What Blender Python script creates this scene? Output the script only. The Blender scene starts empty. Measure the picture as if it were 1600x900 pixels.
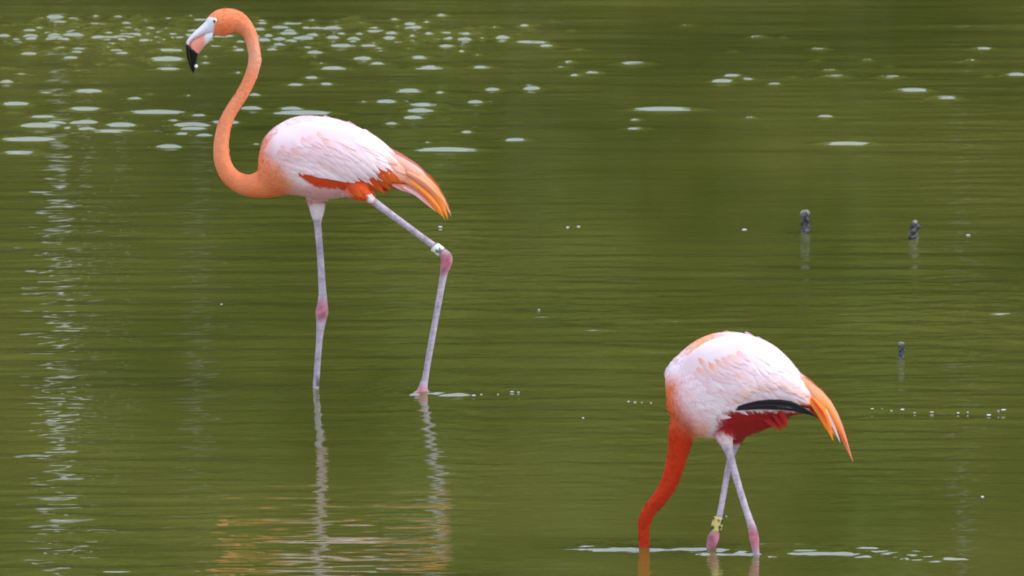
import bpy, bmesh, math, random
import numpy as np
from mathutils import Vector, noise as mnoise
from mathutils.bvhtree import BVHTree

random.seed(7)
rng = np.random.default_rng(11)
scene = bpy.context.scene
COL = scene.collection

# ------------------------------------------------------------------ camera
PITCH = math.radians(8.0)
MID = 30.0                                   # where the middle of the frame meets the water
CAM_H = MID * math.tan(PITCH)
LENS = 442.0
F_PX = 1600 * LENS / 36.0
cam_data = bpy.data.cameras.new("camera")
cam = bpy.data.objects.new("camera", cam_data)
COL.objects.link(cam)
cam.location = (0, 0, CAM_H)
cam.rotation_euler = (math.pi / 2 - PITCH, 0, 0)
cam_data.lens = LENS
cam_data.sensor_width = 36
cam_data.clip_end = 3000
cam_data.dof.use_dof = True
cam_data.dof.focus_distance = 27.6
cam_data.dof.aperture_fstop = 30
scene.camera = cam

# ------------------------------------------------------------------ sky, sun, exposure
SUN_EL, SUN_AZ = math.radians(50), math.radians(104)     # high on the right, behind thin cloud
world = bpy.data.worlds.new("World")
scene.world = world
world.use_nodes = True
wn, wl = world.node_tree.nodes, world.node_tree.links
bg = wn["Background"]
sky = wn.new("ShaderNodeTexSky")
sky.sky_type = 'NISHITA'
sky.sun_disc = False
sky.sun_elevation = SUN_EL
sky.sun_rotation = SUN_AZ
mixw = wn.new("ShaderNodeMix")
mixw.data_type = 'RGBA'
mixw.inputs[0].default_value = 0.6
wl.new(sky.outputs[0], mixw.inputs[6])
mixw.inputs[7].default_value = (11.7, 13.1, 15.6, 1)          # thin bright overcast
wl.new(mixw.outputs[2], bg.inputs[0])
bg.inputs[1].default_value = 0.15
mixw.clamp_result = False
sun_data = bpy.data.lights.new("sun", 'SUN')
sun_data.energy = 2.0
sun_data.angle = math.radians(25)
sun_data.color = (1.0, 0.96, 0.9)
sun = bpy.data.objects.new("sun", sun_data)
COL.objects.link(sun)
sdir = Vector((math.sin(SUN_AZ) * math.cos(SUN_EL), math.cos(SUN_AZ) * math.cos(SUN_EL), math.sin(SUN_EL)))
sun.rotation_euler = sdir.to_track_quat('Z', 'Y').to_euler()
scene.view_settings.view_transform = 'Standard'
scene.view_settings.look = 'None'
scene.view_settings.gamma = 1
scene.view_settings.exposure = 0.06
scene.cycles.filter_width = 1.9

# ------------------------------------------------------------------ measuring helpers
def ray(px, py):
    a, b = (px - 800) / F_PX, (450 - py) / F_PX
    return Vector((a, math.cos(PITCH) + b * math.sin(PITCH), -math.sin(PITCH) + b * math.cos(PITCH)))

CAM = Vector((0, 0, CAM_H))

def P(px, py, Y):
    d = ray(px, py)
    return CAM + d * (Y / d.y)

def G(px, py):
    d = ray(px, py)
    return CAM + d * (CAM_H / -d.z)

def project(co):
    """co: (n,3) array -> image coordinates measured on the photograph"""
    v = co - np.array(CAM)
    f = v[:, 1] * math.cos(PITCH) - v[:, 2] * math.sin(PITCH)
    u = v[:, 1] * math.sin(PITCH) + v[:, 2] * math.cos(PITCH)
    return 800 + F_PX * v[:, 0] / f, 450 - F_PX * u / f

def sstep(a, b, x):
    t = np.clip((x - a) / (b - a), 0, 1)
    return t * t * (3 - 2 * t)

def vnoise(x, y, seed=0.0):
    """smooth cheap noise in -1..1 for numpy arrays"""
    s = np.zeros_like(np.asarray(x, float))
    r = np.random.default_rng(int(seed * 100) + 5)
    for k in range(7):
        a = r.uniform(0, 2 * math.pi); f = r.uniform(0.6, 1.7)
        s = s + np.sin((x * math.cos(a) + y * math.sin(a)) * f + r.uniform(0, 6.28) + 1.3 * np.sin(x * r.uniform(-.8, .8) + y * r.uniform(-.8, .8)))
    return s / 4.0

def mix(c1, c2, w):
    w = np.asarray(w)[..., None]
    return np.asarray(c1) * (1 - w) + np.asarray(c2) * w

def tag(o, label=None, cat=None, group=None, kind=None):
    if label: o["label"] = label
    if cat: o["category"] = cat
    if group: o["group"] = group
    if kind: o["kind"] = kind
    return o

def link(name, me, mat, parent=None, loc=None):
    o = bpy.data.objects.new(name, me)
    COL.objects.link(o)
    if mat: me.materials.append(mat)
    if parent: o.parent = parent
    if loc is not None: o.location = loc
    return o

def set_col(me, cols):
    a = me.color_attributes.new("Col", 'FLOAT_COLOR', 'POINT')
    c = np.ones((len(me.vertices), 4), np.float32)
    c[:, :3] = cols
    a.data.foreach_set("color", c.ravel())

def smooth(me):
    me.polygons.foreach_set("use_smooth", [True] * len(me.polygons))

# ------------------------------------------------------------------ materials
def new_mat(name):
    m = bpy.data.materials.new(name)
    m.use_nodes = True
    return m, m.node_tree.nodes, m.node_tree.links, m.node_tree.nodes["Principled BSDF"]

def plumage_mat(name, rough, scale, bump, barbs=False, var=0.1):
    m, n, l, b = new_mat(name)
    at = n.new("ShaderNodeAttribute"); at.attribute_name = "Col"
    tc = n.new("ShaderNodeTexCoord")
    mp = n.new("ShaderNodeMapping")
    if barbs:
        l.new(tc.outputs["UV"], mp.inputs[0]); mp.inputs["Scale"].default_value = (14, 2.2, 1)
    else:
        l.new(tc.outputs["Object"], mp.inputs[0])
        mp.inputs["Rotation"].default_value = (0, math.radians(-40), 0)
        mp.inputs["Scale"].default_value = (scale * 0.3, scale, scale)
    nz = n.new("ShaderNodeTexNoise"); nz.inputs["Scale"].default_value = 1.0; nz.inputs["Detail"].default_value = 4
    l.new(mp.outputs[0], nz.inputs[0])
    mr = n.new("ShaderNodeMapRange"); mr.inputs[1].default_value = .3; mr.inputs[2].default_value = .7
    mr.inputs[3].default_value = 1 - var; mr.inputs[4].default_value = 1 + var * .4
    l.new(nz.outputs[0], mr.inputs[0])
    mul = n.new("ShaderNodeMix"); mul.data_type = 'RGBA'; mul.blend_type = 'MULTIPLY'; mul.inputs[0].default_value = 1
    l.new(at.outputs[0], mul.inputs[6]); l.new(mr.outputs[0], mul.inputs[7])
    l.new(mul.outputs[2], b.inputs["Base Color"])
    bp = n.new("ShaderNodeBump"); bp.inputs["Strength"].default_value = bump; bp.inputs["Distance"].default_value = 0.002
    l.new(nz.outputs[0], bp.inputs["Height"]); l.new(bp.outputs[0], b.inputs["Normal"])
    b.inputs["Roughness"].default_value = rough
    b.inputs["Specular IOR Level"].default_value = 0.2
    return m

M_BODY = plumage_mat("plumage", 0.75, 220, 0.6, var=.14)
M_FEATHER = plumage_mat("feather_vane", 0.75, 1, 0.3, barbs=True, var=0.14)
M_HORN = plumage_mat("beak_horn", 0.4, 300, 0.1)
M_BAND = plumage_mat("band_plastic", 0.35, 300, 0.05)
M_EYE = plumage_mat("eye_wet", 0.1, 50, 0.0)

def water_mat():
    m, n, l, b = new_mat("lake_water")
    tc = n.new("ShaderNodeTexCoord")
    mp = n.new("ShaderNodeMapping"); mp.inputs["Scale"].default_value = (0.5, 0.16, 1)
    l.new(tc.outputs["Object"], mp.inputs[0])
    nz = n.new("ShaderNodeTexNoise"); nz.inputs["Scale"].default_value = 2.2; nz.inputs["Detail"].default_value = 3
    l.new(mp.outputs[0], nz.inputs[0])
    cr = n.new("ShaderNodeValToRGB")
    cr.color_ramp.elements[0].position = .3; cr.color_ramp.elements[0].color = (0.064, 0.074, 0.010, 1)
    cr.color_ramp.elements[1].position = .7; cr.color_ramp.elements[1].color = (0.122, 0.123, 0.022, 1)
    l.new(nz.outputs[0], cr.inputs[0]); l.new(cr.outputs[0], b.inputs["Base Color"])
    b.inputs["Roughness"].default_value = 0.02
    b.inputs["IOR"].default_value = 1.8
    b.inputs["Specular IOR Level"].default_value = 1.0
    mp2 = n.new("ShaderNodeMapping"); mp2.inputs["Scale"].default_value = (4, 40, 1)
    l.new(tc.outputs["Object"], mp2.inputs[0])
    n2 = n.new("ShaderNodeTexNoise"); n2.inputs["Scale"].default_value = 1.0; n2.inputs["Detail"].default_value = 2
    l.new(mp2.outputs[0], n2.inputs[0])
    bp = n.new("ShaderNodeBump"); bp.inputs["Strength"].default_value = 0.10; bp.inputs["Distance"].default_value = 0.01
    l.new(n2.outputs[0], bp.inputs["Height"]); l.new(bp.outputs[0], b.inputs["Normal"])
    return m

def simple_mat(name, col, rough=0.8, attr=False, noise_scale=40, bump=0.4, spec=0.3):
    m, n, l, b = new_mat(name)
    tc = n.new("ShaderNodeTexCoord")
    nz = n.new("ShaderNodeTexNoise"); nz.inputs["Scale"].default_value = noise_scale; nz.inputs["Detail"].default_value = 4
    l.new(tc.outputs["Object"], nz.inputs[0])
    mul = n.new("ShaderNodeMix"); mul.data_type = 'RGBA'; mul.blend_type = 'MULTIPLY'; mul.inputs[0].default_value = 1
    if attr:
        at = n.new("ShaderNodeAttribute"); at.attribute_name = "Col"; l.new(at.outputs[0], mul.inputs[6])
    else:
        mul.inputs[6].default_value = (*col, 1)
    mr = n.new("ShaderNodeMapRange"); mr.inputs[1].default_value = .3; mr.inputs[2].default_value = .7
    mr.inputs[3].default_value = .7; mr.inputs[4].default_value = 1.15
    l.new(nz.outputs[0], mr.inputs[0]); l.new(mr.outputs[0], mul.inputs[7])
    l.new(mul.outputs[2], b.inputs["Base Color"])
    bp = n.new("ShaderNodeBump"); bp.inputs["Strength"].default_value = bump; bp.inputs["Distance"].default_value = 0.003
    l.new(nz.outputs[0], bp.inputs["Height"]); l.new(bp.outputs[0], b.inputs["Normal"])
    b.inputs["Roughness"].default_value = rough
    b.inputs["Specular IOR Level"].default_value = spec
    return m

M_WATER = water_mat()
M_BARK = simple_mat("weathered_wood", (0.12, 0.12, 0.125), 0.8, attr=True, noise_scale=90)
M_FOAM = simple_mat("foam", (0.72, 0.76, 0.77), 0.3, noise_scale=300, bump=.2, spec=.5)
M_LEAF = simple_mat("mangrove_leaf", (0.07, 0.09, 0.02), 0.6, attr=True, noise_scale=3, bump=0)
M_MUD = simple_mat("shore_mud", (0.09, 0.075, 0.045), 0.9, noise_scale=2)

# ------------------------------------------------------------------ water: one sheet, fine where the camera looks, real ripples
def grow(start, step, end, ratio):
    out, x = [], start
    while abs(x) < abs(end) if step * end > 0 else False:
        step *= ratio; x += step; out.append(x)
    return out

GLINTS = [(110,91,25),(120,102,14),(157,101,18),(188,103,26),(260,94,55),(320,100,20),(262,110,40),(370,115,16),(10,109,30),(33,117,18),
 (10,128,20),(72,146,26),(138,145,54),(210,155,24),(233,148,16),(293,150,18),(397,149,22),(24,164,45),(20,178,24),(132,172,56),(68,184,44),
 (85,193,30),(117,193,12),(62,198,60),(132,192,40),(108,201,20),(135,203,30),(188,197,48),(242,178,92),(309,182,30),(270,189,18),(300,197,55),
 (300,203,48),(284,211,28),(318,213,26),(175,208,96),(45,220,90),(8,215,12),(30,241,62),(264,230,35),(392,171,36),(455,171,36),(352,192,44),
 (470,179,100),(460,134,36),(508,133,32),(520,109,48),(487,123,26),(500,101,22),(588,101,36),(567,93,32),(672,108,54),(655,91,38),(752,107,42),
 (640,144,45),(688,146,20),(770,141,30),(604,161,44),(660,166,60),(657,174,46),(646,185,34),(744,161,32),(612,194,26),(730,208,24),(697,236,104),
 (668,223,10),(567,160,14),(400,226,16),(862,34,12),(837,40,14),(892,49,12),(835,68,40),(855,73,30),(905,79,18),(1072,41,22),(1185,60,32),
 (1223,60,12),(1280,78,30),(1276,96,14),(1145,82,18),(992,101,52),(890,98,22),(877,107,20),(900,119,26),(927,115,30),(828,136,22),(832,139,30),
 (1145,120,30),(1130,128,36),(1170,125,26),(1210,132,20),(1237,122,14),(1297,111,24),(1305,121,40),(1392,122,40),(1355,95,20),(1535,78,34),
 (1517,95,18),(1587,118,34),(1545,120,12),(1426,143,52),(1477,155,46),(1390,105,14),(1040,173,98),(994,188,20),(994,203,36),(1174,185,20),
 (1290,183,22),(1325,226,80),(808,220,44)]
for _ in range(470):
    x = random.triangular(-20, 900, 180); y = random.gauss(55, 16)
    if 24 < y < 95: GLINTS.append((x, y, random.uniform(8, 27)))
SPLASH = [(985,853,115),(960,855,100),(1030,855,110),(1090,857,90),(1140,860,110),(1200,861,100),(1250,859,120),(1300,863,60),(1090,857,300),(1280,861,240),(1050,853,80),(945,856,40),(1110,859,60),(1150,861,80),(1240,855,110),(1255,862,80),(1205,868,40),(1320,863,30),
 (1405,866,60),(1413,873,24),(1475,874,44),(1350,868,20),(975,858,50),(1180,864,60),(1105,866,30),(700,616,40),(660,616,22)]

def build_water():
    dx, dy = 0.0125, 0.0062
    xs = list(np.arange(-1.75, 1.7501, dx))
    r_ = grow(xs[-1], dx, 420, 1.12)
    xs = [-v for v in r_[::-1]] + xs + r_
    ys = list(np.arange(25.2, 36.6, dy))
    up = []
    s, y = dy, ys[-1]
    while y < 47.5:
        s = min(s * 1.12, 1.0); y += s; up.append(y)
    dn = []
    s, y = dy, ys[0]
    while y > -150:
        s = s * 1.12; y -= s; dn.append(y)
    ys = dn[::-1] + ys + up
    xs, ys = np.array(xs), np.array(ys)
    gx, gy = np.gradient(xs), np.gradient(ys)
    X, Y = np.meshgrid(xs, ys)
    fade = np.clip((0.10 - gx) / 0.06, 0, 1)[None, :] * np.clip((0.06 - gy) / 0.04, 0, 1)[:, None]
    Z = np.zeros_like(X)
    r = np.random.default_rng(3)
    # gentle long-crested ripples running towards the camera
    far = sstep(31.3, 34.0, Y)
    n_near, n_far = 64, 40
    ZN = np.zeros_like(X); ZF = np.zeros_like(X)
    for k in range(n_near):
        lam = 0.042 * (0.30 / 0.042) ** r.uniform()
        th = r.normal(0, 0.12 if k % 3 else 0.30)
        kk = 2 * math.pi / lam
        amp = 0.034 * math.sqrt(2.0 / n_near) / kk
        ZN += amp * np.sin(kk * (X * math.sin(th) + Y * math.cos(th)) + r.uniform(0, 6.28))
    for k in range(n_far):
        lam = 0.10 * (0.6 / 0.10) ** r.uniform()
        th = r.normal(0, 0.14)
        kk = 2 * math.pi / lam
        amp = 0.015 * math.sqrt(2.0 / n_far) / kk
        ZF += amp * np.sin(kk * (X * math.sin(th) + Y * math.cos(th)) + r.uniform(0, 6.28))
    # small short-crested chop in drifting patches
    ZC = np.zeros_like(X)
    for k in range(40):
        lam = 0.035 * (0.11 / 0.035) ** r.uniform()
        th = r.normal(0, 0.55); kk = 2 * math.pi / lam
        ZC += 0.030 * math.sqrt(2.0 / 40) / kk * np.sin(kk * (X * math.sin(th) + Y * math.cos(th)) + r.uniform(0, 6.28))
    ZN += ZC * np.clip(.2 + 1.1 * vnoise(X * 4.0, Y * 1.6, 3.0), 0, 1.3)
    patch = np.clip(0.9 + 0.65 * vnoise(X * 2.6, Y * 0.8, 1.0), 0.2, 1.8)
    Z = ZN * (1 - 0.75 * far) * patch + ZF * far
    # separate steeper wavelets that catch the sky
    def wavelet(px, py, w, slope, hpx):
        g = G(px, py)
        m = g.length and (g - CAM).length / F_PX
        sx = 0.55 * w * m
        sy = hpx * m / (CAM_H / (g - CAM).length)
        A = slope * sy
        g.y += sy * 0.5
        i0, i1 = np.searchsorted(xs, [g.x - 2.2 * sx, g.x + 2.2 * sx])
        j0, j1 = np.searchsorted(ys, [g.y - 1.5 * sy, g.y + 2.2 * sy])
        if i1 <= i0 or j1 <= j0: return
        x = X[j0:j1, i0:i1]; y = Y[j0:j1, i0:i1]
        tilt = r.uniform(-0.03, 0.03)
        u = np.clip(1 - np.abs((x - g.x) / (1.45 * sx)) ** 1.8, 0, 1)
        v = (y - g.y - tilt * (x - g.x)) / sy
        prof = np.where(v < 0, np.clip(1 + v, 0, 1), np.cos(np.clip(v / 1.4, 0, 1) * math.pi / 2) ** 2)
        Z[j0:j1, i0:i1] = Z[j0:j1, i0:i1] * (1 - .75 * u * prof) + A * u * prof
    for (px, py, w) in GLINTS:
        wavelet(px, py, w, r.uniform(0.24, 0.31), min(max(1.0 + w * .026, 1.35), 2.5))
    for (px, py, w) in SPLASH:
        wavelet(px, py, w * .9, .22, 1.5)
        for q in range(11):
            wavelet(px + r.normal(0, w * .25), py + r.normal(0, 2.6), w * r.uniform(.25, .8), r.uniform(0.19, 0.27), r.uniform(1.2, 2.2))
    for (px, py) in [(493, 610), (660, 613), (1006, 856), (1181, 867), (1109, 863), (1258, 365), (1428, 374), (1408, 560)]:
        g = G(px, py)
        d = np.hypot(X - g.x, Y - g.y)
        Z += .0011 * np.cos(d * 2 * math.pi / .034) * np.exp(-d / .07) * (d < .5)
    Z *= fade
    nx, ny = len(xs), len(ys)
    co = np.stack([X, Y, Z], -1).reshape(-1, 3)
    idx = np.arange(nx * ny).reshape(ny, nx)
    f = np.stack([idx[:-1, :-1], idx[:-1, 1:], idx[1:, 1:], idx[1:, :-1]], -1).reshape(-1, 4)
    me = bpy.data.meshes.new("water")
    me.vertices.add(len(co)); me.vertices.foreach_set("co", co.ravel())
    me.loops.add(f.size); me.loops.foreach_set("vertex_index", f.ravel().astype(np.int32))
    me.polygons.add(len(f)); me.polygons.foreach_set("loop_start", np.arange(0, f.size, 4, dtype=np.int32))
    me.update(calc_edges=True)
    smooth(me)
    tag(link("water", me, M_WATER), kind="structure")

build_water()

# ------------------------------------------------------------------ far shore, above the frame: seen only as what the water mirrors
def build_shore():
    random.seed(21)
    bm = bmesh.new()
    prof = [(47.0, -0.5), (48.2, 0.12), (52, 0.5), (70, 1.2), (160, 3), (900, 6)]
    rows = []
    xs = np.linspace(-500, 500, 60)
    for (y, z) in prof:
        rows.append([bm.verts.new((x, y + (0.5 * math.sin(x * .9) if y < 60 else 0), z)) for x in xs])
    for a, b in zip(rows, rows[1:]):
        for i in range(len(xs) - 1):
            bm.faces.new((a[i], a[i + 1], b[i + 1], b[i]))
    me = bpy.data.meshes.new("shore"); bm.to_mesh(me); bm.free()
    tag(link("shore", me, M_MUD), kind="structure")
    # the wood on it
    V, Fq, C = [], [], []
    base = 0
    def leaves(centre, rad, n, size, col):
        nonlocal base
        d = rng.normal(size=(n, 3)); d /= np.linalg.norm(d, axis=1)[:, None]
        p = np.array(centre) + d * np.array(rad) * rng.uniform(.55, 1.0, (n, 1))
        a = rng.normal(size=(n, 3)); a /= np.linalg.norm(a, axis=1)[:, None]
        b = np.cross(a, rng.normal(size=(n, 3))); b /= np.linalg.norm(b, axis=1)[:, None]
        s = size * rng.uniform(.6, 1.3, (n, 1))
        q = np.stack([p - a * s, p + b * s * .5, p + a * s, p - b * s * .5], 1)
        V.append(q.reshape(-1, 3))
        Fq.append(np.arange(base, base + 4 * n).reshape(-1, 4)); base += 4 * n
        cc = np.array(col) * rng.uniform(.75, 1.25, (n, 1))
        C.append(np.repeat(cc, 4, 0))
    greens = [(.075, .085, .018), (.05, .068, .012), (.10, .10, .022), (.06, .085, .016), (.085, .075, .02)]
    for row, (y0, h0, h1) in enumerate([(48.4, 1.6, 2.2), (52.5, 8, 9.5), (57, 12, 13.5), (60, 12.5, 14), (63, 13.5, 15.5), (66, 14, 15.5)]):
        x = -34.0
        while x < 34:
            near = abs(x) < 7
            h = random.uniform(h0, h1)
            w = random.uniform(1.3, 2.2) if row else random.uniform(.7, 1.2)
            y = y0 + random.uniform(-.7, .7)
            g = np.array(random.choice(greens)) * random.choice((.6, 1.0, 1.5, 2.1)) if row else (.04, .046, .014)  # front shrubs: understory shade put into a darker leaf colour
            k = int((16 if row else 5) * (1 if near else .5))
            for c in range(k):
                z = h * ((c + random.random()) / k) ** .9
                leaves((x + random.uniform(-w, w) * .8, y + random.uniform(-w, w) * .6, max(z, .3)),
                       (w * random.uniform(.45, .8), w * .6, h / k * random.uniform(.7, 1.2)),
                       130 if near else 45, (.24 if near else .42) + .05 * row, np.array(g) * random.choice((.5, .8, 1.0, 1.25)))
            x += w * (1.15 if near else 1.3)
    # slim saplings and hanging stems added before the crowns for vertical tones in reflection
    x = -3.6
    while x < 3.6:
        g = np.array(random.choice(greens)) * random.choice((.35, .6, 1.0, 1.6, 2.1))
        h = random.uniform(4, 9); wv = random.uniform(.08, .26); yy = random.uniform(49.6, 51)
        for c in range(int(h / .4)):
            if random.random() < .8:
                leaves((x + random.uniform(-.5, .5) * wv, yy, .3 + c * .4), (wv, wv, .3), 26, .10, g * random.uniform(.8, 1.2))
        x += wv * random.uniform(.8, 2.2)
    def streak_trunk(x, y, z0, z1, r0, col, lean=0.0):
        nonlocal base
        n, seg = 8, 7
        vs = []
        for s in range(seg + 1):
            t = s / seg
            rr = r0 * (1 - .5 * t)
            for a in range(n):
                vs.append((x + lean * t + .02 * math.sin(t * 7 + x) + rr * math.cos(a * 2 * math.pi / n), y + rr * math.sin(a * 2 * math.pi / n), z0 + (z1 - z0) * t))
        V.append(np.array(vs))
        fq = []
        for s in range(seg):
            for a in range(n):
                fq.append((base + s * n + a, base + s * n + (a + 1) % n, base + (s + 1) * n + (a + 1) % n, base + (s + 1) * n + a))
        Fq.append(np.array(fq)); base += len(vs)
        C.append(np.repeat(np.array([col]), len(vs), 0))
    for (px, wpx, col, z1) in [(91, 26, (.94, .94, .96), 4.0), (138, 7, (.5, .5, .52), 3.6), (196, 4, (.4, .4, .4), 3.6), (314, 26, (.09, .09, .08), 4.2),
                               (1500, 12, (.15, .15, .13), 4.2)]:  # unseen trunks added so their reflection makes the vertical streaks
        y = 49.0
        streak_trunk((px - 800) / F_PX * y * 1.01, y, 0, z1 + .1, wpx / F_PX * y * .62, col)
    for px in (91, 138, 196, 314, 1500):  # leaf clumps added to hide the lower trunks from the reflection
        for k in range(8):
            leaves(((px - 800) / F_PX * 48.6 + random.uniform(-.1, .1), 48.6, .2 + k * .32), (.2, .1, .22), 70, .07, (.045, .055, .014))
    for (px, n_) in [(91, 3), (138, 10), (196, 9)]:  # sparse leaves added to break the mirrored streaks into flecks
        for k in range(n_):
            x = (px - 800) / F_PX * 48.8
            leaves((x + random.uniform(-.05, .05), 48.75, random.choice((random.uniform(2.2, 4.8), random.uniform(3.4, 4.9)))), (.07, .05, .10), 14, .045, (.07, .085, .018))
    V, Fq, C = np.concatenate(V), np.concatenate(Fq), np.concatenate(C)
    me = bpy.data.meshes.new("shore_wood")
    me.from_pydata(V.tolist(), [], Fq.tolist())
    set_col(me, C)
    o = link("shore_wood", me, M_LEAF)
    tag(o, "dense green wood on the far shore, mirrored in the water, with pale trunks added for bright streaks", "wood", kind="stuff")

build_shore()
random.seed(5)

# ------------------------------------------------------------------ lofts
def catmull(pts, n):
    pts = np.array(pts, float)
    p = np.vstack([2 * pts[0] - pts[1], pts, 2 * pts[-1] - pts[-2]])
    out = []
    for i in range(1, len(p) - 2):
        for t in np.linspace(0, 1, n, endpoint=False):
            a, b, c, d = p[i - 1], p[i], p[i + 1], p[i + 2]
            out.append(.5 * ((2 * b) + (c - a) * t + (2 * a - 5 * b + 4 * c - d) * t * t + (3 * b - a - 3 * c + d) * t ** 3))
    out.append(pts[-1])
    return np.array(out)

def rings_to_bm(bm, rings):
    rows = [[bm.verts.new(v) for v in r] for r in rings]
    n = len(rows[0])
    for a, b in zip(rows, rows[1:]):
        for i in range(n):
            bm.faces.new((a[i], a[(i + 1) % n], b[(i + 1) % n], b[i]))
    for r, flip in ((rows[0], True), (rows[-1], False)):
        c = bm.verts.new(sum((v.co for v in r), Vector()) / n)
        for i in range(n):
            q = (r[i], r[(i + 1) % n], c)
            bm.faces.new(q[::-1] if flip else q)

def tube(bm, Y0, pts, n=6, seg=16, k=1.0):
    """pts: (px, py, r_px, depth) along a limb; round cross-sections"""
    pts = [tuple(p) + (0,) * (4 - len(p)) for p in pts]
    c = catmull(pts, n)
    rings = []
    for i in range(len(c)):
        a, b = c[max(i - 1, 0)], c[min(i + 1, len(c) - 1)]
        t = b[:2] - a[:2]; t /= np.linalg.norm(t) + 1e-9
        nrm = np.array([-t[1], t[0]])
        px, py, r, dep = c[i]
        Y = Y0 + dep
        m = Y / F_PX * 1.01
        ring = []
        for s in range(seg):
            an = 2 * math.pi * s / seg
            q = c[i][:2] + nrm * r * math.cos(an)
            ring.append(P(q[0], q[1], Y + k * r * m * math.sin(an)))
        rings.append(ring)
    rings_to_bm(bm, rings)

def pair_loft(bm, Y0, pairs, n=5, seg=32, power=1.0):
    """pairs: (tx, ty, bx, by, half_depth_m, centre_depth_m): elliptical sections between an upper and a lower edge"""
    c = catmull(pairs, n)
    rings = []
    for (tx, ty, bx, by, hd, cd) in c:
        ring = []
        for s in range(seg):
            an = 2 * math.pi * s / seg
            ca, sa = math.cos(an), math.sin(an)
            w = (1 + ca) / 2
            px, py = tx * w + bx * (1 - w), ty * w + by * (1 - w)
            ring.append(P(px, py, Y0 + cd + hd * math.copysign(abs(sa) ** power, sa)))
        rings.append(ring)
    rings_to_bm(bm, rings)

def remesh(bm, voxel, iters=3):
    bmesh.ops.recalc_face_normals(bm, faces=bm.faces)
    me = bpy.data.meshes.new("tmp"); bm.to_mesh(me); bm.free()
    o = bpy.data.objects.new("tmp", me); COL.objects.link(o)
    md = o.modifiers.new("r", 'REMESH'); md.mode = 'VOXEL'; md.voxel_size = voxel
    if iters:
        sm = o.modifiers.new("s", 'SMOOTH'); sm.iterations = iters; sm.factor = .5
    dg = bpy.context.evaluated_depsgraph_get()
    out = bpy.data.meshes.new_from_object(o.evaluated_get(dg))
    bpy.data.objects.remove(o)
    smooth(out)
    return out

def verts_np(me):
    a = np.empty(len(me.vertices) * 3); me.vertices.foreach_get("co", a)
    return a.reshape(-1, 3)

def shift(me, off):
    v = verts_np(me) - np.array(off)
    me.vertices.foreach_set("co", v.ravel())

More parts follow.
